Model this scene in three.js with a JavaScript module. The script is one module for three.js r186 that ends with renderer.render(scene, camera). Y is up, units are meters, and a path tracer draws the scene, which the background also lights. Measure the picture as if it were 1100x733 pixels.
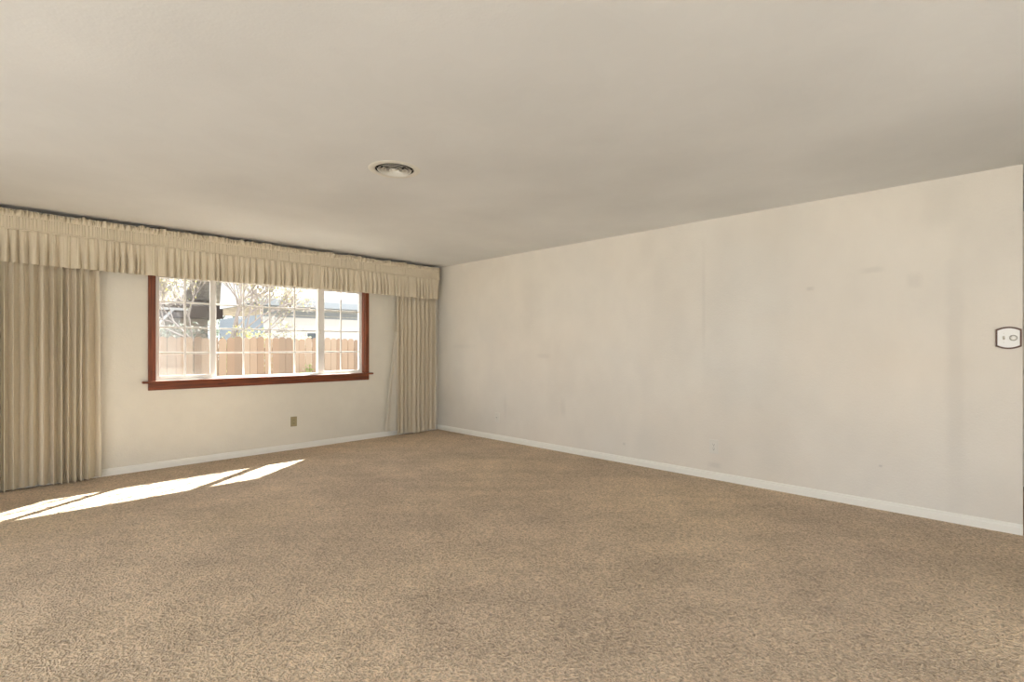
import * as THREE from 'three';
import { RoundedBoxGeometry } from 'three/addons/geometries/RoundedBoxGeometry.js';
import { mergeGeometries } from 'three/addons/utils/BufferGeometryUtils.js';

// ---------- camera, sky, sun, exposure ----------
const scene = new THREE.Scene();
const F = 548, HY = 373.5, W = 1100, H = 733;                       // focal length and horizon in pixels of the 1100 x 733 frame
const camera = new THREE.PerspectiveCamera(2 * Math.atan(H / 2 / F) * 180 / Math.PI, W / H, 0.05, 200);
camera.position.set(-4.744, 1.234, 6.206);
camera.lookAt(-4.744 + 0.7157, 1.234, 6.206 - 0.6984);
camera.setViewOffset(W, H, 0, -(HY - H / 2), W, H);                 // a lens shift keeps the verticals upright
scene.add(camera);

const SKY = 3.4;
scene.background = new THREE.Color().setRGB(0.97, 1.0, 1.06);
scene.backgroundIntensity = SKY;

const sun = new THREE.DirectionalLight(new THREE.Color().setRGB(1, 0.97, 0.92), 42);
const sunTravel = new THREE.Vector3(-1.37, -1.5, 1).normalize();
sun.position.copy(sunTravel).multiplyScalar(-30).add(new THREE.Vector3(-3, 0, 1));
sun.target.position.set(-3, 0, 1);
sun.castShadow = true;
sun.shadow.radius = 1.5;
sun.shadow.mapSize.set(2048, 2048);
Object.assign(sun.shadow.camera, { left: -15, right: 15, top: 15, bottom: -15, near: 1, far: 70 });
scene.add(sun, sun.target);

const renderer = new THREE.WebGLRenderer({ antialias: true });
renderer.toneMapping = THREE.LinearToneMapping;
renderer.toneMappingExposure = 1.0;
renderer.shadowMap.enabled = true;

// ---------- helpers ----------
let seed = 12345;
const rnd = () => { seed = (seed + 0x6d2b79f5) | 0; let t = Math.imul(seed ^ (seed >>> 15), 1 | seed); t = (t + Math.imul(t ^ (t >>> 7), 61 | t)) ^ t; return ((t ^ (t >>> 14)) >>> 0) / 4294967296; };
const rr = (a, b) => a + (b - a) * rnd();
const clamp = (x, a, b) => Math.min(b, Math.max(a, x)), lerp = (a, b, t) => a + (b - a) * t;
const smooth = (a, b, x) => { const t = clamp((x - a) / (b - a), 0, 1); return t * t * (3 - 2 * t); };
function hash(x, y, s) { let h = Math.imul(x, 374761393) ^ Math.imul(y, 668265263) ^ Math.imul(s, 1274126177); h = Math.imul(h ^ (h >>> 13), 1274126177); return ((h ^ (h >>> 16)) >>> 0) / 4294967296; }
function vnoise(x, y, s = 0, per = 0) {                             // value noise, tileable with an integer period
  const xi = Math.floor(x), yi = Math.floor(y), fx = x - xi, fy = y - yi;
  const m = per ? (v) => ((v % per) + per) % per : (v) => v;
  const u = fx * fx * (3 - 2 * fx), v = fy * fy * (3 - 2 * fy);
  const x0 = m(xi), x1 = m(xi + 1), y0 = m(yi), y1 = m(yi + 1);
  const a = hash(x0, y0, s), b = hash(x1, y0, s), c = hash(x0, y1, s), d = hash(x1, y1, s);
  return a + (b - a) * u + (c - a + (a - b - c + d) * u) * v;
}
function fbm(x, y, s, oct = 4, per = 0) { let t = 0, a = 0.5, n = 0; for (let i = 0; i < oct; i++) { t += a * vnoise(x, y, s + i, per); n += a; x *= 2; y *= 2; per *= 2; a *= 0.5; } return t / n; }
function dataTexture(w, h, f, srgb) {                               // f(i, j) -> [r, g, b] 0..255
  const d = new Uint8Array(w * h * 4);
  for (let j = 0; j < h; j++) for (let i = 0; i < w; i++) { const c = f(i, j), o = (j * w + i) * 4; d[o] = c[0]; d[o + 1] = c[1]; d[o + 2] = c[2]; d[o + 3] = 255; }
  const t = new THREE.DataTexture(d, w, h, THREE.RGBAFormat);
  t.magFilter = THREE.LinearFilter; t.minFilter = THREE.LinearMipmapLinearFilter; t.generateMipmaps = true; t.wrapS = t.wrapT = THREE.RepeatWrapping;
  if (srgb) t.colorSpace = THREE.SRGBColorSpace;
  t.needsUpdate = true;
  return t;
}
const rgb = (r, g, b) => new THREE.Color().setRGB(r, g, b);
const std = (color, roughness = 0.8, more = {}) => new THREE.MeshStandardMaterial({ color, roughness, side: THREE.DoubleSide, ...more });

const taken = new Map();
function numbered(name) { const n = taken.get(name) ?? 0; taken.set(name, n + 1); return n ? `${name}_${String(n).padStart(3, '0')}` : name; }
function mesh(name, geometry, material, parent) {                   // a part under its parent
  const o = new THREE.Mesh(geometry, material); o.name = name; o.castShadow = o.receiveShadow = true;
  parent.add(o); return o;
}
function group(name, position = [0, 0, 0]) { const g = new THREE.Group(); g.name = numbered(name); g.position.set(...position); scene.add(g); return g; }
function tag(o, label, category, grp) { o.userData.label = label; o.userData.category = category; if (grp) o.userData.group = grp; return o; }
function structure(o, label) { o.userData.kind = 'structure'; if (label) o.userData.label = label; return o; }
function boxG(x0, x1, y0, y1, z0, z1, r = 0) {                      // box between limits, uv in metres
  const sx = x1 - x0, sy = y1 - y0, sz = z1 - z0;
  const g = r ? new RoundedBoxGeometry(sx, sy, sz, 2, r) : new THREE.BoxGeometry(sx, sy, sz);
  g.translate((x0 + x1) / 2, (y0 + y1) / 2, (z0 + z1) / 2);
  metreUV(g);
  return g;
}
function metreUV(g) {
  const p = g.attributes.position, n = g.attributes.normal, uv = new Float32Array(p.count * 2);
  for (let i = 0; i < p.count; i++) {
    const ax = Math.abs(n.getX(i)), ay = Math.abs(n.getY(i)), az = Math.abs(n.getZ(i));
    if (ax >= ay && ax >= az) { uv[i * 2] = p.getZ(i); uv[i * 2 + 1] = p.getY(i); }
    else if (ay >= az) { uv[i * 2] = p.getX(i); uv[i * 2 + 1] = p.getZ(i); }
    else { uv[i * 2] = p.getX(i); uv[i * 2 + 1] = p.getY(i); }
  }
  g.setAttribute('uv', new THREE.BufferAttribute(uv, 2));
  return g;
}
function gridG(nu, nv, f) {                                         // f(u, v) -> [x, y, z]; u, v in 0..1
  const pos = [], uv = [], idx = [];
  for (let j = 0; j <= nv; j++) for (let i = 0; i <= nu; i++) { const p = f(i / nu, j / nv); pos.push(p[0], p[1], p[2]); uv.push(p[3] ?? i / nu, p[4] ?? j / nv); }
  for (let j = 0; j < nv; j++) for (let i = 0; i < nu; i++) { const a = j * (nu + 1) + i, b = a + 1, c = a + nu + 1, d = c + 1; idx.push(a, b, d, a, d, c); }
  const g = new THREE.BufferGeometry();
  g.setAttribute('position', new THREE.Float32BufferAttribute(pos, 3));
  g.setAttribute('uv', new THREE.Float32BufferAttribute(uv, 2));
  g.setIndex(idx); g.computeVertexNormals();
  return g;
}
const merge = (list) => mergeGeometries(list.map((g) => (g.index ? g.toNonIndexed() : g)));

// ---------- materials ----------
const CEIL = 2.44, XL = -6.4, ZF = 8.2, T = 0.15, RW_END = 6.268;   // the room: right wall x = 0, back wall z = 0

// carpet: matted twist pile
const CT = 2048, CSIZE = 2.4;
const carpetHeight = new Float32Array(CT * CT);
for (let j = 0; j < CT; j++) for (let i = 0; i < CT; i++) {
  const u = i / CT, v = j / CT;
  const wx = vnoise(u * 48, v * 48, 3, 48) - 0.5, wy = vnoise(u * 48, v * 48, 5, 48) - 0.5;
  const a = vnoise(u * 190 + wx * 2.6, v * 190 + wy * 2.6, 11, 190);
  const b = vnoise(u * 320 + wy * 2, v * 320 + wx * 2, 13, 320);
  const c = vnoise(u * 700, v * 700, 17, 700);
  const ridge = 1 - Math.abs(2 * a - 1);
  carpetHeight[j * CT + i] = clamp(0.34 * ridge + 0.38 * b + 0.28 * c, 0, 1);
}
const carpetMap = dataTexture(CT, CT, (i, j) => {
  const h = carpetHeight[j * CT + i], k = 0.68 + 0.56 * h, warm = hash(i >> 2, j >> 2, 9) - 0.5;
  return [clamp(229 * k + 5 * warm, 0, 255), clamp(209 * k, 0, 255), clamp(183 * k - 5 * warm, 0, 255)];
}, true);
const carpetBump = dataTexture(CT, CT, (i, j) => { const h = carpetHeight[j * CT + i] * 255; return [h, h, h]; });
for (const t of [carpetMap, carpetBump]) t.repeat.set(1 / CSIZE, 1 / CSIZE);
const carpetMat = std(0xffffff, 0.98, { map: carpetMap, bumpMap: carpetBump, bumpScale: 0.014, vertexColors: true });

// painted plaster of the right wall, with the smudges that the wall shows
const WT = 2048, WH = 1024;
const stains = [  // z, y, half width, half height, darkness, softness share
  [5.93, 1.0, 0.055, 0.95, 0.05], [4.12, 1.65, 0.02, 0.55, 0.035], [1.95, 1.62, 0.17, 0.42, 0.02], [2.1, 1.13, 0.12, 0.03, 0.05],
  [2.27, 0.78, 0.14, 0.45, 0.02], [2.42, 0.52, 0.05, 0.12, 0.05], [5.02, 1.72, 0.035, 0.02, 0.09], [5.45, 1.83, 0.09, 0.025, 0.06],
  [4.6, 0.74, 0.05, 0.08, 0.02], [5.7, 1.72, 0.05, 0.06, 0.05], [1.45, 0.42, 0.03, 0.16, 0.03], [4.23, 0.13, 0.06, 0.025, 0.07], [5.5, 0.33, 0.012, 0.008, 0.15],
  [3.25, 0.2, 0.02, 0.015, 0.1], [5.85, 2.25, 0.12, 0.16, 0.035], [0.6, 1.25, 0.3, 0.03, 0.025],
];
const wallMap = dataTexture(WT, WH, (i, j) => {
  const z = i / WT * 6.4, y = j / WH * 2.5;
  let k = 1 + (fbm(z * 1.3, y * 1.3, 31, 4) - 0.5) * 0.05 + (fbm(z * 6, y * 4, 41, 3) - 0.5) * 0.03 + (hash(i, j, 3) - 0.5) * 0.008;
  const edge = 0.7 + 0.6 * fbm(z * 9, y * 9, 51, 3);
  for (const [sz, sy, hw, hh, dark] of stains) {
    const dx = Math.abs(z - sz) / hw, dy = Math.abs(y - sy) / hh;
    if (dx < 1.6 && dy < 1.6) k -= 0.6 * dark * (1 - smooth(0.2, 1.3, dx * edge)) * (1 - smooth(0.3, 1.3, dy * edge));
  }
  const roller = (vnoise(z * 4.2, 0.5, 61) - 0.5) * 0.018;          // lap marks of the roller
  k += roller;
  const cool = (fbm(z * 0.9 + 7, y * 0.9, 71, 3) - 0.5) * 6;
  return [clamp(230 * k - cool, 0, 255), clamp(223 * k, 0, 255), clamp(211 * k + cool, 0, 255)];
}, true);
wallMap.repeat.set(1 / 6.4, 1 / 2.5);
const plasterBump = dataTexture(512, 512, (i, j) => { const h = 255 * (0.6 * fbm(i / 512 * 24, j / 512 * 24, 81, 4, 24) + 0.4 * vnoise(i / 512 * 128, j / 512 * 128, 83, 128)); return [h, h, h]; });
const wallRightMat = std(0xffffff, 0.75, { map: wallMap, bumpMap: plasterBump, bumpScale: 0.0015 });
const paintMap = dataTexture(1024, 1024, (i, j) => {
  const u = i / 1024, v = j / 1024, k = 1 + (fbm(u * 4, v * 4, 91, 4, 4) - 0.5) * 0.06 + (fbm(u * 24, v * 24, 93, 3, 24) - 0.5) * 0.025;
  return [230 * k, 223 * k, 207 * k].map((c) => clamp(c, 0, 255));
}, true);
paintMap.repeat.set(1 / 3, 1 / 3);
const wallMat = std(0xffffff, 0.78, { map: paintMap, bumpMap: plasterBump, bumpScale: 0.0015 });
const ceilMap = dataTexture(1024, 1024, (i, j) => {
  const u = i / 1024, v = j / 1024, k = 1 + (fbm(u * 5, v * 5, 101, 5, 5) - 0.5) * 0.12;
  return [230 * k, 230 * k, 228 * k].map((c) => clamp(c, 0, 255));
}, true);
ceilMap.repeat.set(1 / 5, 1 / 5);
const ceilMat = std(0xffffff, 0.92, { map: ceilMap, bumpMap: plasterBump, bumpScale: 0.0008 });
const trimMat = std(rgb(0.9, 0.87, 0.79), 0.45);
const vinylMat = std(rgb(0.84, 0.81, 0.76), 0.4);
const woodMap = dataTexture(256, 1024, (i, j) => {
  const u = i / 256, v = j / 1024, g = vnoise(u * 26 + 2 * fbm(u * 3, v * 5, 111, 3), v * 6, 113), f = vnoise(u * 90, v * 14, 117);
  const k = 0.72 + 0.38 * g + 0.15 * f;
  return [clamp(120 * k, 0, 255), clamp(60 * k, 0, 255), clamp(26 * k, 0, 255)];
}, true);
woodMap.repeat.set(1 / 0.25, 1 / 1.0);
const woodMat = std(0xffffff, 0.5, { map: woodMap });
const woodMapH = woodMap.clone(); woodMapH.rotation = Math.PI / 2; woodMapH.repeat.set(1 / 0.25, 1 / 1.0);
const woodMatH = std(0xffffff, 0.5, { map: woodMapH });
const clothMap = dataTexture(512, 512, (i, j) => {
  const k = 0.95 + 0.03 * vnoise(i / 2, j / 24, 121, 0) + 0.05 * hash(i, j, 123);
  return [218 * k, 205 * k, 181 * k].map((c) => clamp(c, 0, 255));
}, true);
clothMap.repeat.set(4, 2);
const clothMat = new THREE.MeshPhysicalMaterial({ color: 0xffffff, map: clothMap, roughness: 0.85, side: THREE.DoubleSide, sheen: 0.3, sheenRoughness: 0.6, sheenColor: rgb(0.9, 0.85, 0.75) });
const liningMat = new THREE.MeshPhysicalMaterial({ color: rgb(0.74, 0.68, 0.57), roughness: 0.9, side: THREE.DoubleSide, transmission: 0.25 });
const glassMat = new THREE.MeshPhysicalMaterial({ color: rgb(0.9, 0.92, 0.92), roughness: 0.0, transmission: 1, thickness: 0, ior: 1.5, side: THREE.DoubleSide });
const screenMat = std(rgb(0.3, 0.29, 0.28), 0.9, { transparent: true, opacity: 0.3 });
const plateMat = std(rgb(0.77, 0.73, 0.65), 0.35);
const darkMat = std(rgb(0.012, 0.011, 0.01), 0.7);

// ---------- the room ----------
// floor
{
  const g = gridG(160, 200, (u, v) => [lerp(XL, 0, u), 0, lerp(ZF, 0, v), lerp(XL, 0, u), lerp(ZF, 0, v)]);
  const p = g.attributes.position, col = new Float32Array(p.count * 3);
  for (let i = 0; i < p.count; i++) {
    const x = p.getX(i), z = p.getZ(i);
    const a = fbm(x * 0.9 + 4, z * 0.9, 131, 4) - 0.5, b = fbm(x * 3.1, z * 3.1 + 9, 133, 3) - 0.5, s = fbm((x + z) * 0.7, (x - z) * 5, 137, 3) - 0.5;
    const k = 1 + 0.3 * a + 0.26 * b + 0.22 * s + 0.16 * (fbm(x * 8, z * 8, 139, 2) - 0.5);
    col[i * 3] = 0.80 * k; col[i * 3 + 1] = 0.76 * k; col[i * 3 + 2] = 0.72 * k * (1 - 0.1 * a);
  }
  g.setAttribute('color', new THREE.BufferAttribute(col, 3));
  const f = new THREE.Group(); f.name = 'floor'; scene.add(f); structure(f, 'beige matted twist pile carpet covering the floor');
  mesh('carpet', g, carpetMat, f);
  mesh('subfloor', boxG(XL - T, 1.8, -0.2, -0.012, -T, ZF + T), std(rgb(0.4, 0.33, 0.25)), f);
}
// ceiling with a round opening for the duct
const VENT = [-2.826, 3.222];
{
  const s = new THREE.Shape();
  s.moveTo(XL - T, -T); s.lineTo(1.8, -T); s.lineTo(1.8, ZF + T); s.lineTo(XL - T, ZF + T); s.closePath();
  const hole = new THREE.Path(); hole.absarc(VENT[0], VENT[1], 0.128, 0, Math.PI * 2, true); s.holes.push(hole);
  const g = new THREE.ExtrudeGeometry(s, { depth: 0.06, bevelEnabled: false, curveSegments: 40 });
  g.rotateX(Math.PI / 2); g.translate(0, CEIL + 0.06, 0); metreUV(g);
  structure(mesh('ceiling', g, ceilMat, scene), 'off-white painted flat ceiling');
}
// walls
function wallWithHole(name, len, holes, mat, place, label) {        // shape in (along, up), extruded by T
  const s = new THREE.Shape(); s.moveTo(0, 0); s.lineTo(len, 0); s.lineTo(len, CEIL); s.lineTo(0, CEIL); s.closePath();
  for (const [a0, a1, b0, b1] of holes) { const h = new THREE.Path(); h.moveTo(a0, b0); h.lineTo(a0, b1); h.lineTo(a1, b1); h.lineTo(a1, b0); h.closePath(); s.holes.push(h); }
  const g = new THREE.ExtrudeGeometry(s, { depth: T, bevelEnabled: false });
  place(g); metreUV(g);
  return structure(mesh(name, g, mat, scene), label);
}
const WX0 = -3.575, WX1 = -1.22, WY0 = 0.89, WY1 = 2.0;             // opening of the window in view
wallWithHole('wall_back', -XL + T, [[WX0 - XL, WX1 - XL, WY0, WY1]], wallMat, (g) => g.translate(XL, 0, -T), 'off-white painted wall around the window');
structure(mesh('wall_right', boxG(0, T, 0, CEIL, -T, RW_END, 0), wallRightMat, scene), 'long blank off-white wall with faint smudges');
const DZ0 = 1.6, DZ1 = 7.4;                                        // glazed opening in the left wall
wallWithHole('wall_left', ZF + 2 * T, [[DZ0 + T, DZ1 + T, 0.05, 2.15]], wallMat, (g) => { g.rotateY(-Math.PI / 2); g.translate(XL, 0, -T); }, 'off-white painted wall');
const FX0 = -5.6, FX1 = -1.4;
wallWithHole('wall_front', -XL + 1.8, [[FX0 - XL, FX1 - XL, 0.05, 2.15]], wallMat, (g) => g.translate(XL, 0, ZF), 'off-white painted wall');
// passage beyond the end of the right wall
structure(mesh('wall_passage', merge([boxG(1.65, 1.8, 0, CEIL, 5.0, ZF), boxG(T, 1.65, 0, CEIL, 4.85, 5.0)]), wallMat, scene), 'off-white painted passage wall');
structure(mesh('floor_passage', boxG(0, 1.65, -0.012, 0, 5.0, ZF), std(rgb(0.42, 0.31, 0.2), 0.98), scene), 'beige passage carpet');

// roof and eaves of this house
structure(mesh('roof', boxG(XL - 0.55, 2.3, CEIL + 0.061, CEIL + 0.2, -0.545, ZF + 0.6), std(rgb(0.5, 0.47, 0.42)), scene), 'roof and eaves of this house');

// baseboards: profile swept along the wall
function baseProfile() {
  const s = new THREE.Shape();
  s.moveTo(0, 0); s.lineTo(0.014, 0); s.lineTo(0.014, 0.044); s.quadraticCurveTo(0.0135, 0.05, 0.010, 0.052); s.lineTo(0.010, 0.058); s.quadraticCurveTo(0.009, 0.068, 0, 0.07); s.closePath();
  return s;
}
function baseboard(name, len, place, label) {
  const g = new THREE.ExtrudeGeometry(baseProfile(), { depth: len, bevelEnabled: false, curveSegments: 4 });
  place(g);
  return structure(mesh(name, g, trimMat, scene), label);
}
baseboard('baseboard_right', RW_END, (g) => { g.scale(-1, 1, 1); g.translate(0, 0, 0); const i = g.index; g.computeVertexNormals(); }, 'cream painted baseboard');
baseboard('baseboard_back', -XL - 0.014, (g) => { g.rotateY(-Math.PI / 2); g.translate(-0.014, 0, 0); }, 'cream painted baseboard');

// ---------- window in view ----------
const win = new THREE.Group(); win.name = 'window_1'; scene.add(win);
structure(win, 'wide white sliding window with dark stained wooden trim');
{
  // stained wood trim: casings, stool, apron
  mesh('casing', boxG(WX0 - 0.055, WX0, WY0 + 0.005, WY1 + 0.055, 0, 0.022, 0.004), woodMat, win);
  mesh('casing', boxG(WX1, WX1 + 0.055, WY0 + 0.005, WY1 + 0.055, 0, 0.022, 0.004), woodMat, win);
  mesh('casing', boxG(WX0, WX1, WY1, WY1 + 0.055, 0, 0.022, 0.004), woodMatH, win);
  mesh('stool', merge([boxG(WX0 - 0.105, WX1 + 0.105, WY0 - 0.018, WY0 + 0.004, 0, 0.05, 0.004)]), woodMatH, win);
  mesh('apron', boxG(WX0 - 0.055, WX1 + 0.055, WY0 - 0.09, WY0 - 0.018, 0, 0.02, 0.004), woodMatH, win);
  mesh('jamb', boxG(WX0, WX0 + 0.012, WY0, WY1, -0.05, 0.0), woodMat, win);
  mesh('jamb', boxG(WX1 - 0.012, WX1, WY0, WY1, -0.05, 0.0), woodMat, win);
  mesh('inner_sill', boxG(WX0 + 0.012, WX1 - 0.012, WY0, WY0 + 0.005, -0.05, 0.0), trimMat, win);
  // outer frame
  mesh('frame', merge([
    boxG(WX0 + 0.002, WX0 + 0.03, WY0 + 0.002, WY1 - 0.002, -0.135, -0.05, 0.003), boxG(WX1 - 0.03, WX1 - 0.002, WY0 + 0.002, WY1 - 0.002, -0.135, -0.05, 0.003),
    boxG(WX0 + 0.03, WX1 - 0.03, WY0 + 0.002, WY0 + 0.022, -0.135, -0.05, 0.003), boxG(WX0 + 0.03, WX1 - 0.03, WY1 - 0.022, WY1 - 0.002, -0.135, -0.05, 0.003)]), vinylMat, win);
  function sash(name, x0, x1, y0, y1, z, st, rail, cols, rows) {
    const s = new THREE.Group(); s.name = name; win.add(s);
    const d = 0.016;
    mesh('stile', boxG(x0, x0 + st[0], y0, y1, z - d, z + d, 0.004), vinylMat, s);
    mesh('stile', boxG(x1 - st[1], x1, y0, y1, z - d, z + d, 0.004), vinylMat, s);
    mesh('rail', boxG(x0 + st[0], x1 - st[1], y0, y0 + rail[0], z - d, z + d, 0.004), vinylMat, s);
    mesh('rail', boxG(x0 + st[0], x1 - st[1], y1 - rail[1], y1, z - d, z + d, 0.004), vinylMat, s);
    const xs = [x0 + st[0], ...cols, x1 - st[1]], ys = [y0 + rail[0], ...rows, y1 - rail[1]], m = 0.009;
    for (const c of cols) mesh('muntin', boxG(c - m, c + m, ys[0], ys.at(-1), z - 0.007, z + 0.007, 0.003), vinylMat, s);
    for (const r of rows) for (let i = 0; i + 1 < xs.length; i++) mesh('muntin', boxG(xs[i] + (i ? m : 0), xs[i + 1] - (i + 2 < xs.length ? m : 0), r - m, r + m, z - 0.0065, z + 0.0065, 0.003), vinylMat, s);
    for (let j = 0; j + 1 < ys.length; j++) for (let i = 0; i + 1 < xs.length; i++) {
      const g = new THREE.PlaneGeometry(xs[i + 1] - xs[i] - 0.002, ys[j + 1] - ys[j] - 0.002); g.translate((xs[i] + xs[i + 1]) / 2, (ys[j] + ys[j + 1]) / 2, z - 0.002);
      mesh('pane', g, glassMat, s);
    }
    return s;
  }
  const rows = [1.175, 1.445, 1.711], yb = WY0 + 0.022, yt = WY1 - 0.022;
  sash('sliding_sash', WX0 + 0.03, -3.0, yb, yt, -0.072, [0.025, 0.055], [0.03, 0.02], [-3.29], rows);
  sash('fixed_sash', -3.03, -1.79, yb - 0.004, yt, -0.108, [0.045, 0.045], [0.006, 0.012], [-2.70, -2.41, -2.115], rows);
  sash('sliding_sash', -1.84, WX1 - 0.03, yb, yt, -0.072, [0.085, 0.02], [0.022, 0.024], [-1.525], rows);
  // insect screen outside the left sash
  const sg = new THREE.PlaneGeometry(0.5, yt - yb); sg.translate(-3.29, (yt + yb) / 2, -0.13);
  mesh('insect_screen', sg, screenMat, win);
  mesh('latch', merge([boxG(-1.835, -1.805, 1.40, 1.46, -0.056, -0.046, 0.003), boxG(-1.83, -1.81, 1.425, 1.44, -0.048, -0.03, 0.003)]), plateMat, win);
}

// glazing out of view that lets the daylight in: sliding glass doors in the left wall, a wide window behind the camera
function glazing(name, along, y0, y1, n, place, label) {
  const g = new THREE.Group(); g.name = name; scene.add(g); structure(g, label); place(g);
  const w = along / n;
  for (let i = 0; i < n; i++) {
    const a = i * w;
    mesh('panel_frame', merge([boxG(a, a + 0.05, y0, y1, -0.02, 0.02), boxG(a + w - 0.05, a + w, y0, y1, -0.02, 0.02), boxG(a + 0.05, a + w - 0.05, y0, y0 + 0.06, -0.02, 0.02), boxG(a + 0.05, a + w - 0.05, y1 - 0.05, y1, -0.02, 0.02)]), vinylMat, g);
    const p = new THREE.PlaneGeometry(w - 0.1, y1 - y0 - 0.11); p.translate(a + w / 2, (y0 + y1) / 2 + 0.005, 0);
    mesh('pane', p, glassMat, g);
  }
}
glazing('window_2', DZ1 - DZ0, 0.05, 2.15, 4, (g) => { g.rotation.y = -Math.PI / 2; g.position.set(XL - T / 2, 0, DZ0); }, 'white framed sliding glass doors');
glazing('window_3', FX1 - FX0, 0.05, 2.15, 3, (g) => g.position.set(FX0, 0, ZF + T / 2), 'white framed patio doors');

// ---------- valance and curtains ----------
const warpSeed = 140;
function foldPhase(s, freq, sd) { return s * freq + 1.3 * (fbm(s * freq * 0.37, 0.5, sd, 2) - 0.5) * 2; }   // uneven spacing
function pleat(p) { return Math.pow(Math.abs(Math.sin(Math.PI * p)), 0.8); }                              // rounded front, sharp crease
{
  const VX0 = -5.7, VX1 = -0.105, Z = 0.165, RET = Z;
  const len = VX1 - VX0 + RET;                                     // the front, then the return to the wall
  const at = (s, out) => {                                        // along the front and round the corner
    const f = VX1 - VX0;
    if (s <= f) return [VX0 + s, Z + out];
    return [VX1 + out * 0.6, Z - (s - f)];
  };
  const v = group('gathered_valance', [0, 0, 0]);
  tag(v, 'beige gathered fabric valance with ruffled top across the window wall', 'valance');
  const N = 2600;
  // skirt below the seam
  const skirt = gridG(N, 14, (a, b) => {
    const s = a * len, t = 1 - b, y0 = 2.235, y1 = 1.948 + 0.006 * Math.sin(s * 2.1) ;
    const p = foldPhase(s, 16, 151), q = foldPhase(s + 0.4, 39, 153), k = 0.25 + 0.75 * smooth(0, 0.75, t), amp = 0.25 + 1.2 * vnoise(s * 9, 1.5, 155);
    const out = 0.06 * k * (pleat(p + 0.1 * t * (vnoise(s * 6, 3, 157) - 0.5)) * amp - 0.5) + 0.007 * (1 - 0.5 * t) * pleat(q);
    const [x, z] = at(s, out);
    return [x, lerp(y0, y1, t), z, s, t * 0.29];
  });
  const sk = mesh('skirt', skirt, clothMat, v);
  // stitched bottom hem
  mesh('hem', gridG(N, 2, (a, b) => {
    const s = a * len, t = 0.945 + 0.055 * (1 - b), y0 = 2.235, y1 = 1.948 + 0.006 * Math.sin(s * 2.1);
    const p = foldPhase(s, 16, 151), q = foldPhase(s + 0.4, 39, 153), k = 0.25 + 0.75 * smooth(0, 0.75, t), amp = 0.25 + 1.2 * vnoise(s * 9, 1.5, 155);
    const out = 0.06 * k * (pleat(p + 0.1 * t * (vnoise(s * 6, 3, 157) - 0.5)) * amp - 0.5) + 0.007 * (1 - 0.5 * t) * pleat(q) + 0.0015;
    const [x, z] = at(s, out);
    return [x, lerp(y0, y1, t), z, s, t * 0.29];
  }), clothMat, sk);
  // shirred band
  mesh('shirred_band', gridG(N, 6, (a, b) => {
    const s = a * len, y = lerp(2.232, 2.345, b), q = foldPhase(s, 52, 161), r = foldPhase(s + 3, 110, 163);
    const out = 0.012 + 0.006 * pleat(q) + 0.003 * pleat(r) + 0.006 * Math.sin(Math.PI * b) * (0.6 + 0.8 * vnoise(s * 14, 2, 165)) ;
    const [x, z] = at(s, out);
    return [x, y, z, s, b * 0.12];
  }), clothMat, v);
  // piped seam between band and skirt
  mesh('seam', gridG(900, 6, (a, b) => {
    const s = a * len, th = b * Math.PI * 2, out = 0.025 + 0.006 * Math.cos(th), [x, z] = at(s, out);
    return [x, 2.236 + 0.0065 * Math.sin(th) + 0.002 * Math.sin(s * 31), z, s, b * 0.03];
  }), clothMat, v);
  // ruffle standing above the band
  mesh('ruffle', gridG(N, 8, (a, b) => {
    const s = a * len, top = 2.402 + 0.02 * (vnoise(s * 16, 7, 171) - 0.3) + 0.01 * (vnoise(s * 38, 9, 173) - 0.5);
    const w = Math.sin(2 * Math.PI * foldPhase(s, 21, 175)), w2 = Math.sin(2 * Math.PI * foldPhase(s, 47, 177));
    const out = 0.012 + b * (0.02 * w + 0.01 * w2) + 0.02 * Math.sin(Math.PI * b) * (0.4 + 1.2 * vnoise(s * 20, 4, 179));
    const [x, z] = at(s, out);
    return [x, lerp(2.342, top, b), z, s, b * 0.06];
  }), clothMat, v);
  mesh('mounting_board', boxG(VX0, VX1 - 0.012, 2.345, 2.363, 0.0, Z - 0.012), std(rgb(0.3, 0.2, 0.12), 0.7), v);
}
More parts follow.
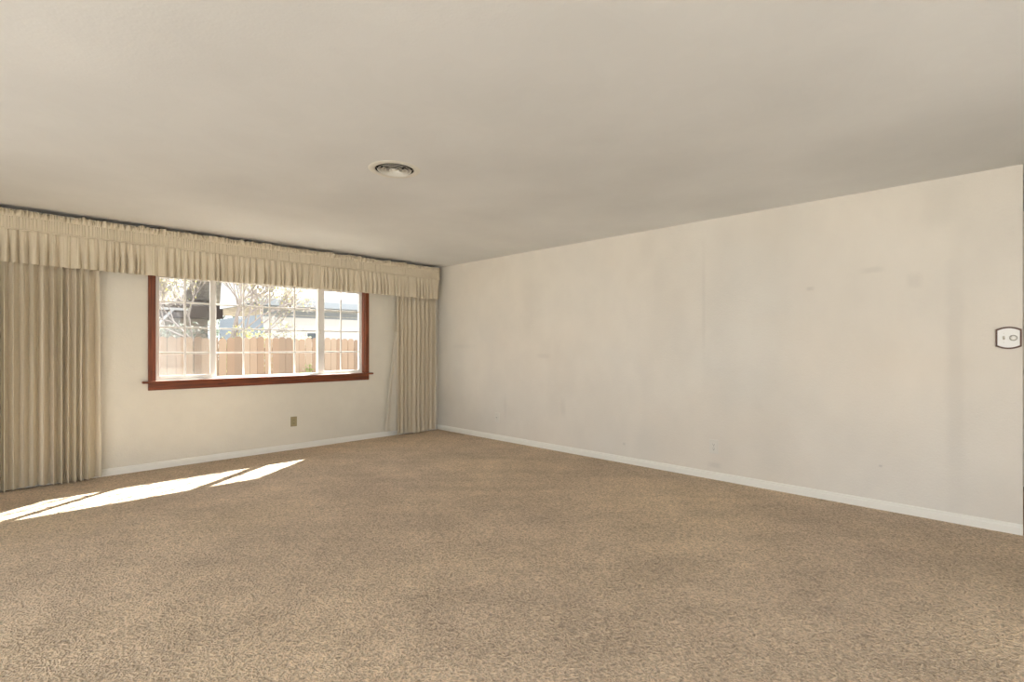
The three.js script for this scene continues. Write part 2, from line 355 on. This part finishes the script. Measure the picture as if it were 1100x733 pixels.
function curtain(name, x0, x1, yTop, yBot, zMid, freq, amp, sd, ex, label, tweak) {
  const c = group(name, [0, 0, 0]); tag(c, label, 'curtain');
  const w = x1 - x0, n = Math.round(w * 700);
  const point = (a, t, lift = 0) => {                              // a along, t from the top down
    const s = a * w, sway = 0.16 * (vnoise(s * 5, t * 1.2, sd + 1) - 0.5);
    const p = s * freq + 1.15 * (fbm(s * freq * 0.33, 0.5, sd, 2) - 0.5) * 2 + sway, big = vnoise(s * 6.5, t * 0.6, sd + 2), q = foldPhase(s, freq * 2.3, sd + 3) + sway;
    let z = zMid + amp * lerp(0.6, 1, smooth(0.05, 0.3, t)) * (0.7 + 0.55 * big) * (Math.pow(Math.abs(Math.sin(Math.PI * p)), ex) - 0.6) + amp * 0.15 * (pleat(q) - 0.5) + 0.012 * (vnoise(s * 2.6, t * 0.8, sd + 5) - 0.5);
    let x = x0 + s + amp * 0.16 * Math.sin(2 * Math.PI * p);
    const y = lerp(yTop, yBot + 0.006 * Math.sin(s * 13), t);
    const e = tweak ? tweak(a, t, x, z) : [x, z];
    return [e[0], y, e[1] + lift, s, t * 2];
  };
  const body = mesh('fabric', gridG(n, 36, (a, b) => point(a, 1 - b)), clothMat, c);
  const hemTop = 1 - 0.1 / (yTop - yBot);
  mesh('hem', gridG(n, 4, (a, b) => point(a, lerp(1, hemTop, b), 0.0022)), clothMat, body);
  mesh('heading', gridG(n, 3, (a, b) => { const q = point(a, 0); q[1] = lerp(yTop - 0.002, yTop + 0.07, b); return q; }), clothMat, body);
  mesh('traverse_rod', boxG(x0 - 0.02, x1 + 0.02, yTop + 0.072, yTop + 0.1, zMid - 0.012, zMid + 0.012, 0.004), trimMat, c);
  return c;
}
curtain('pleated_curtain', -5.55, -4.01, 2.2, 0.012, 0.072, 18, 0.086, 201, 0.8, 'wide pleated beige curtain drawn to the left of the window beside sunlit carpet', (a, t, x, z) => [x + 0.02 * t * smooth(0.9, 1, a), lerp(z, 0.06, smooth(0.97, 1, a))]);
const rc = curtain('pleated_curtain', -0.785, -0.118, 2.2, 0.012, 0.07, 13, 0.072, 236, 0.75, 'narrow pleated beige curtain in the room corner with flaring lining edge', (a, t, x, z) => [x, lerp(0.11, z, smooth(0.015, 0.06, a))]);
mesh('lining', gridG(50, 24, (a, b) => {
  const t = 1 - b, y = lerp(1.45, 0.075, t), l = lerp(-0.772, -0.945, Math.pow(t, 0.85)), x = lerp(l, -0.745, a);
  return [x, y, 0.045 + 0.03 * a + 0.016 * t * Math.sin(a * 9 + 0.8) , a, t];
}), liningMat, rc);

// ---------- ceiling diffuser ----------
{
  const g = group('ceiling_vent', [VENT[0], CEIL, VENT[1]]);
  tag(g, 'round cream ceiling air vent with concentric rings', 'vent');
  const m = std(rgb(0.79, 0.76, 0.68), 0.45);
  const lathe = (pts) => new THREE.LatheGeometry(pts.map(([r, y]) => new THREE.Vector2(r, y)), 72);
  const back = std(rgb(0.06, 0.055, 0.045), 0.8);                  // shade between the rings, painted near-black on their upper faces
  mesh('flange', lathe([[0.126, 0.02], [0.128, -0.001], [0.131, -0.005], [0.15, -0.0065], [0.168, -0.0035], [0.172, -0.0005], [0.172, 0]]), m, g);
  for (let i = 0; i < 4; i++) {
    const r = 0.112 - i * 0.026;
    const ring = mesh('ring', lathe([[r + 0.0015, -0.0055], [r, -0.007], [r - 0.0015, -0.006], [r - 0.016, 0.02]]), m, g);
    mesh('ring_shade', lathe([[r + 0.0015, -0.0052], [r - 0.0005, -0.002], [r - 0.0145, 0.0215], [r - 0.016, 0.0205]]), back, ring);
  }
  mesh('hub', lathe([[0.0001, -0.006], [0.012, -0.006], [0.016, -0.002], [0.008, 0.02], [0.0001, 0.022]]), m, g);
  mesh('crossbar', merge([boxG(-0.125, 0.125, 0.032, 0.04, -0.004, 0.004), boxG(-0.004, 0.004, 0.032, 0.04, -0.125, 0.125)]), m, g);
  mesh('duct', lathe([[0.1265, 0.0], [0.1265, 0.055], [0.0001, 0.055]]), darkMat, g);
}

// ---------- wall plates ----------
function plateG(w, h, d) { return new RoundedBoxGeometry(w, h, d, 3, 0.0035); }
function receptacle(parent, y, mat) {                               // one face of a duplex outlet, z forward
  const s = new THREE.Shape(); s.absarc(0, 0, 0.0165, Math.PI * 0.2, Math.PI * 0.8, false); s.absarc(0, 0, 0.0165, Math.PI * 1.2, Math.PI * 1.8, false); s.closePath();
  const g = new THREE.ExtrudeGeometry(s, { depth: 0.003, bevelEnabled: true, bevelSize: 0.0006, bevelThickness: 0.0006, bevelSegments: 1 }); g.translate(0, y, 0.0045);
  const f = mesh('socket_face', g, mat, parent);
  mesh('slot', merge([boxG(-0.0075, -0.0055, y - 0.002, y + 0.008, 0.006, 0.0083), boxG(0.0055, 0.0075, y - 0.001, y + 0.007, 0.006, 0.0083), boxG(-0.003, 0.003, y - 0.011, y - 0.006, 0.006, 0.0083)]), darkMat, f);
}
function outlet(position, turn, mat, label, w = 0.082, h = 0.13) {
  const g = group('wall_outlet', position); g.rotation.y = turn; tag(g, label, 'outlet');
  const p = plateG(w, h, 0.006); p.translate(0, 0, 0.003);
  mesh('cover_plate', p, mat, g);
  receptacle(g, 0.0195, mat); receptacle(g, -0.0195, mat);
  const sc = new THREE.CylinderGeometry(0.003, 0.003, 0.002, 12); sc.rotateX(Math.PI / 2); sc.translate(0, 0, 0.0068);
  mesh('screw', sc, std(rgb(0.5, 0.48, 0.44), 0.4, { metalness: 0.6 }), g);
  return g;
}
outlet([0, 0.305, 4.222], -Math.PI / 2, plateMat, 'white duplex outlet low on the long blank wall');
outlet([-2.169, 0.338, 0], 0, std(rgb(0.36, 0.3, 0.16), 0.4), 'tan duplex outlet on the wall below the window', 0.075, 0.118);
{
  const g = group('cable_jack_plate', [0, 0.298, 1.3]); g.rotation.y = -Math.PI / 2; tag(g, 'white cable jack plate on the long wall near the corner curtain', 'wall plate');
  const p = plateG(0.082, 0.13, 0.006); p.translate(0, 0, 0.003); mesh('cover_plate', p, plateMat, g);
  const n = new THREE.CylinderGeometry(0.0075, 0.0075, 0.006, 6); n.rotateX(Math.PI / 2); n.translate(0, 0, 0.008);
  const b = new THREE.CylinderGeometry(0.0048, 0.0048, 0.014, 14); b.rotateX(Math.PI / 2); b.translate(0, 0, 0.012);
  mesh('jack', merge([n, b]), std(rgb(0.45, 0.42, 0.36), 0.35, { metalness: 0.8 }), g);
  for (const y of [0.042, -0.042]) { const s = new THREE.CylinderGeometry(0.003, 0.003, 0.002, 12); s.rotateX(Math.PI / 2); s.translate(0, y, 0.0068); mesh('screw', s, std(rgb(0.5, 0.48, 0.44), 0.4, { metalness: 0.6 }), g); }
}
{
  const g = group('switch_plate', [0, 1.298, 6.2]); g.rotation.y = -Math.PI / 2;
  tag(g, 'white switch plate with brown bowed frame, toggle and dimmer knob', 'switch');
  const outline = (k, w, h, bow) => {
    const s = k ? new THREE.Path() : new THREE.Shape();
    s.moveTo(-w, -h); s.quadraticCurveTo(0, -h - bow * 2, w, -h); s.lineTo(w, h); s.quadraticCurveTo(0, h + bow * 2, -w, h); s.closePath(); return s;
  };
  const s = outline(0, 0.062, 0.056, 0.017); s.holes.push(outline(1, 0.0545, 0.0495, 0.016));
  const fg = new THREE.ExtrudeGeometry(s, { depth: 0.008, bevelEnabled: true, bevelSize: 0.001, bevelThickness: 0.001, bevelSegments: 2, curveSegments: 16 }); fg.translate(0, 0, 0.001);
  mesh('frame', fg, std(rgb(0.12, 0.055, 0.03), 0.4), g);
  const pg = new THREE.ExtrudeGeometry(outline(0, 0.0535, 0.0485, 0.016), { depth: 0.006, bevelEnabled: false, curveSegments: 16 });
  mesh('cover_plate', pg, std(rgb(0.93, 0.91, 0.86), 0.25), g);
  mesh('toggle_slot', boxG(-0.0285, -0.0175, -0.0125, 0.0125, 0.005, 0.0068, 0.0008), std(rgb(0.55, 0.5, 0.42), 0.5), g);
  const tg = new RoundedBoxGeometry(0.007, 0.012, 0.018, 2, 0.002); tg.rotateX(-0.5); tg.translate(-0.023, 0.003, 0.0125);
  mesh('toggle', tg, plateMat, g);
  const ring = new THREE.TorusGeometry(0.0175, 0.0025, 10, 36); ring.translate(0.023, 0, 0.0075);
  mesh('dimmer_ring', ring, std(rgb(0.45, 0.42, 0.36), 0.35, { metalness: 0.5 }), g);
  const kg = new THREE.LatheGeometry([[0.0001, 0.018], [0.0115, 0.018], [0.0135, 0.0165], [0.0145, 0.0]].map(([r, y]) => new THREE.Vector2(r, y)), 32); kg.rotateX(Math.PI / 2); kg.translate(0.023, 0, 0.006);
  mesh('dimmer_knob', kg, std(rgb(0.85, 0.82, 0.76), 0.3), g);
  for (const y of [0.03, -0.03]) { const sg = new THREE.CylinderGeometry(0.003, 0.003, 0.002, 12); sg.rotateX(Math.PI / 2); sg.translate(-0.023, y, 0.0068); mesh('screw', sg, plateMat, g); }
}

// ---------- outside ----------
const GY = -0.36;
structure(mesh('ground', boxG(-30, 30, GY - 0.2, GY, -40, -0.2), std(rgb(0.13, 0.11, 0.075), 0.95), scene), 'bare yard soil outside the window');
structure(mesh('patio', merge([boxG(-30, XL - T, GY - 0.2, GY, -0.2, 40), boxG(XL - T, 30, GY - 0.2, GY, ZF + T, 40)]), std(rgb(0.5, 0.48, 0.45), 0.95), scene), 'pale concrete patio beside the house');
{
  const f = group('board_fence', [0, GY, -5.0]); tag(f, 'weathered brown board fence in the yard outside the window', 'fence');
  const mats = [[0.28, 0.19, 0.13], [0.33, 0.235, 0.165], [0.24, 0.17, 0.12], [0.35, 0.26, 0.19]].map((c) => std(rgb(...c), 0.9));
  const bw = 0.138, s = new THREE.Shape();
  s.moveTo(-bw / 2, 0.04); s.lineTo(bw / 2, 0.04); s.lineTo(bw / 2, 1.765); s.lineTo(bw / 2 - 0.035, 1.8); s.lineTo(-bw / 2 + 0.035, 1.8); s.lineTo(-bw / 2, 1.765); s.closePath();
  const pg = new THREE.ExtrudeGeometry(s, { depth: 0.018, bevelEnabled: false });
  let k = 0;
  for (let x = -6; x < 7.2; x += 0.145) {
    const p = mesh('picket', pg, mats[Math.floor(rnd() * 4)], f); p.position.set(x, rr(-0.025, 0.02), rr(-0.004, 0.004)); p.rotation.z = rr(-0.006, 0.006); k++;
  }
  for (const y of [0.35, 1.0, 1.5]) mesh('rail', boxG(-6.1, 7.2, y, y + 0.085, -0.045, -0.006), mats[2], f);
  for (let x = -6; x < 7.3; x += 2.4) mesh('post', boxG(x, x + 0.09, 0, 1.75, -0.14, -0.05), mats[2], f);
}
{
  const h = group('neighbor_house', [0, GY, 0]); tag(h, 'pale blue-grey neighboring house with low shingled roof beyond the fence', 'house');
  const wallB = std(rgb(0.31, 0.345, 0.375), 0.8), white = std(rgb(0.75, 0.76, 0.75), 0.7);
  const X0 = 0.75, X1 = 9, ZW = -9.1, g0 = -GY;
  const roofMap = dataTexture(256, 256, (i, j) => { const c = 205 + 30 * (hash(i >> 4, j >> 5, 5) - 0.5) - ((j & 31) < 3 ? 40 : 0); return [c, c * 0.98, c * 0.95]; }, true);
  roofMap.repeat.set(0.5, 0.9);
  mesh('wall', boxG(X0, X1, 0, 2.55, ZW - 4, ZW), wallB, h);
  const wains = mesh('lower_wall', boxG(X0 - 0.01, X1, 0, 2.03 + g0, ZW, ZW + 0.02), white, h);
  for (let y = 0.3; y < 2.03 + g0 - 0.05; y += 0.2) mesh('siding_board', boxG(X0 - 0.012, X1, y, y + 0.185, ZW + 0.02, ZW + 0.03, 0.003), white, wains);
  for (let y = 2.05 + g0; y < 2.5 + g0; y += 0.15) mesh('siding_board', boxG(X0 - 0.012, X1, y, y + 0.14, ZW, ZW + 0.012, 0.003), wallB, h);
  // roof slab, fascia, gutter, soffit
  const y0 = 2.55 + g0, zE = ZW + 0.85, rise = 0.36, run = 4.5, s = new THREE.Shape();
  s.moveTo(-zE, y0); s.lineTo(-zE, y0 + 0.12); s.lineTo(-zE + run, y0 + 0.12 + run * rise); s.lineTo(-zE + 2 * run, y0 + 0.12); s.lineTo(-zE + 2 * run, y0); s.lineTo(-zE + run, y0 + run * rise); s.closePath();
  const rg = new THREE.ExtrudeGeometry(s, { depth: X1 - X0 + 1, bevelEnabled: false }); rg.rotateY(Math.PI / 2); rg.translate(X0 - 0.5, 0, 0); metreUV(rg);
  mesh('roof', rg, std(0xffffff, 0.9, { map: roofMap }), h);
  mesh('fascia', boxG(X0 - 0.5, X1 + 0.5, y0 - 0.16, y0 + 0.02, zE + 0.001, zE + 0.03), wallB, h);
  mesh('soffit', boxG(X0 - 0.5, X1 + 0.5, y0 - 0.1, y0 - 0.08, ZW, zE), wallB, h);
  mesh('gable', (() => { const t = new THREE.Shape(); t.moveTo(-ZW, y0); t.lineTo(-zE + run, y0 + run * rise - 0.02); t.lineTo(-ZW + 4, y0); t.closePath(); const g = new THREE.ExtrudeGeometry(t, { depth: 0.1, bevelEnabled: false }); g.rotateY(Math.PI / 2); g.translate(X0, 0, 0); return g; })(), white, h);
  const wn = mesh('window', boxG(1.95, 2.42, 1.35 + g0, 1.72 + g0, ZW + 0.02, ZW + 0.06, 0.004), white, h);
  mesh('pane', boxG(2.0, 2.37, 1.4 + g0, 1.67 + g0, ZW + 0.055, ZW + 0.064), std(rgb(0.08, 0.1, 0.11), 0.1), wn);
}
{
  const h = group('brown_roof_house', [0, GY, 0]); tag(h, 'tan house with dark brown roof far behind the fence on the left', 'house');
  const tan = std(rgb(0.5, 0.43, 0.35), 0.85), brown = std(rgb(0.10, 0.075, 0.065), 0.9), white = std(rgb(0.7, 0.7, 0.7), 0.7), g0 = -GY, ZW = -15;
  mesh('wall', boxG(-7, 0.9, 0, 2.35 + g0, ZW - 5, ZW), tan, h);
  const s = new THREE.Shape(), y0 = 2.28 + g0, zE = ZW + 0.7;
  s.moveTo(-zE, y0); s.lineTo(-zE, y0 + 0.42); s.lineTo(-zE + 3.2, y0 + 1.15); s.lineTo(-zE + 6.4, y0 + 0.42); s.lineTo(-zE + 6.4, y0); s.closePath();
  const rg = new THREE.ExtrudeGeometry(s, { depth: 8.6, bevelEnabled: false }); rg.rotateY(Math.PI / 2); rg.translate(-7.4, 0, 0);
  mesh('roof', rg, brown, h);
  mesh('bargeboard', boxG(-0.72, 0.1, 2.52 + g0, 2.6 + g0, zE + 0.001, zE + 0.03), white, h);
  const br = boxG(-0.04, 0.04, -0.35, 0.35, 0, 0.03); br.rotateZ(-0.7); br.translate(-0.55, 2.3 + g0, zE + 0.005); mesh('brace', br, white, h);
  mesh('window', boxG(-3.4, -2.5, 1.2 + g0, 2.1 + g0, ZW, ZW + 0.04), white, h);
}
// trees and shrubs
function leafG() { const s = new THREE.Shape(); s.moveTo(0, 0); s.quadraticCurveTo(0.45, 0.4, 0, 1); s.quadraticCurveTo(-0.45, 0.4, 0, 0); const g = new THREE.ShapeGeometry(s, 3); const p = g.attributes.position; for (let i = 0; i < p.count; i++) p.setZ(i, 0.5 * Math.abs(p.getX(i))); g.computeVertexNormals(); return g; }
const leaf = leafG();
function foliage(parent, spots, size, colors) {
  const im = new THREE.InstancedMesh(leaf, new THREE.MeshPhysicalMaterial({ color: 0xffffff, roughness: 0.9, side: THREE.DoubleSide, transmission: 0.4 }), spots.length);
  const m = new THREE.Matrix4(), q = new THREE.Quaternion(), e = new THREE.Euler(), c = new THREE.Color();
  spots.forEach((p, i) => {
    e.set(rr(0, 6.28), rr(0, 6.28), rr(0, 6.28)); q.setFromEuler(e); const k = size * rr(0.6, 1.3);
    m.compose(p, q, new THREE.Vector3(k, k, k)); im.setMatrixAt(i, m);
    const a = colors[Math.floor(rnd() * colors.length)], b = rr(0.75, 1.2); im.setColorAt(i, c.setRGB(a[0] * b, a[1] * b, a[2] * b));
  });
  im.name = 'foliage'; im.userData.kind = 'stuff'; im.castShadow = im.receiveShadow = true; parent.add(im);
}
function limbG(a, b, ra, rb, sides = 6) {
  const d = b.clone().sub(a), g = new THREE.CylinderGeometry(rb, ra, d.length(), sides, 1, true);
  g.translate(0, d.length() / 2, 0); g.applyQuaternion(new THREE.Quaternion().setFromUnitVectors(new THREE.Vector3(0, 1, 0), d.clone().normalize())); g.translate(a.x, a.y, a.z);
  return g;
}
function tree(name, label, base, height, spread, leaves, size, colors, bark, lean = [0, 0]) {
  const g = group(name, base); tag(g, label, 'tree');
  const limbs = [], twigs = [], spots = [];
  const grow = (a, dir, len, r, depth) => {
    const b = a.clone().addScaledVector(dir, len); (depth > 2 ? twigs : limbs).push(limbG(a, b, r, r * 0.7, depth > 3 ? 4 : 7));
    if (depth > 2) for (let i = 0; i < leaves; i++) spots.push(a.clone().lerp(b, rnd()).add(new THREE.Vector3(rr(-1, 1), rr(-1, 1), rr(-1, 1)).multiplyScalar(size * 1.6)));
    if (depth >= 6) return;
    const n = depth === 0 || depth > 3 ? 4 : 3;
    for (let i = 0; i < n; i++) {
      const d = dir.clone().add(new THREE.Vector3(rr(-1, 1) * spread + lean[0], rr(-0.35, 0.6), rr(-1, 1) * spread * 0.4 + lean[1])).normalize();
      grow(a.clone().lerp(b, rr(0.7, 1)), d, len * rr(0.64, 0.86), r * 0.66, depth + 1);
    }
  };
  grow(new THREE.Vector3(0, 0, 0), new THREE.Vector3(0.05, 1, 0).normalize(), height * 0.3, height * 0.011, 0);
  const bm = std(rgb(...bark), 0.9);
  mesh('trunk', merge(limbs), bm, g);
  mesh('twigs', merge(twigs), bm, g).userData.kind = 'stuff';
  foliage(g, spots, size, colors);
}
tree('leafy_tree', 'twiggy tree with yellow-green leaves behind the fence outside the window', [-1.2, GY, -6.6], 4.4, 0.8, 3, 0.06, [[0.5, 0.46, 0.14], [0.42, 0.42, 0.2], [0.5, 0.46, 0.36], [0.5, 0.43, 0.38], [0.36, 0.36, 0.33]], [0.32, 0.28, 0.26]);
function bush(name, label, cx, y0, cz, rx, ry, rz, n, size, colors, category = 'bush') {
  const g = group(name, [cx, y0, cz]); tag(g, label, category);
  const stems = [], spots = [];
  for (let i = 0; i < 9; i++) stems.push(limbG(new THREE.Vector3(rr(-0.15, 0.15), 0, rr(-0.1, 0.1)), new THREE.Vector3(rr(-0.8, 0.8) * rx, ry * rr(1.2, 1.8), rr(-0.6, 0.6) * rz), 0.015, 0.005, 5));
  while (spots.length < n) { const p = new THREE.Vector3(rr(-1, 1), rr(-1, 1), rr(-1, 1)), l = p.length(); if (l > 1 || l < 0.45 * rnd()) continue; spots.push(new THREE.Vector3(p.x * rx, ry + p.y * ry * (0.8 + 0.3 * vnoise(p.x * 4 + 9, p.z * 4, 5)), p.z * rz)); }
  mesh('stem', merge(stems), std(rgb(0.3, 0.24, 0.18), 0.9), g);
  foliage(g, spots, size, colors);
}
const yg = [[0.5, 0.47, 0.13], [0.4, 0.42, 0.18], [0.55, 0.5, 0.3]], gg = [[0.2, 0.24, 0.19], [0.26, 0.29, 0.23], [0.18, 0.2, 0.18]];
bush('flowering_bush', 'yellow-green bush rising over the middle of the fence', -0.75, GY, -5.75, 0.75, 1.05, 0.5, 2600, 0.075, yg);
bush('flowering_bush', 'smaller pale green bush rising over the fence right of the yellow-green bush', 0.35, GY, -5.8, 0.4, 1.02, 0.4, 1200, 0.07, [[0.4, 0.42, 0.28], [0.55, 0.54, 0.42]]);
bush('clipped_hedge', 'dark grey-green hedge behind the left end of the fence', -1.75, GY, -8.6, 1.7, 1.15, 0.5, 4200, 0.08, gg, 'hedge');
bush('dark_evergreen', 'dark evergreen tree behind the brown roofed house', -0.5, GY, -22, 4.5, 2.7, 2, 5000, 0.24, gg, 'tree');
bush('young_plant', 'small green plant growing in front of the fence', 0.05, GY, -4.7, 0.16, 0.66, 0.12, 260, 0.085, [[0.3, 0.36, 0.12], [0.4, 0.42, 0.2]], 'plant');

renderer.render(scene, camera);
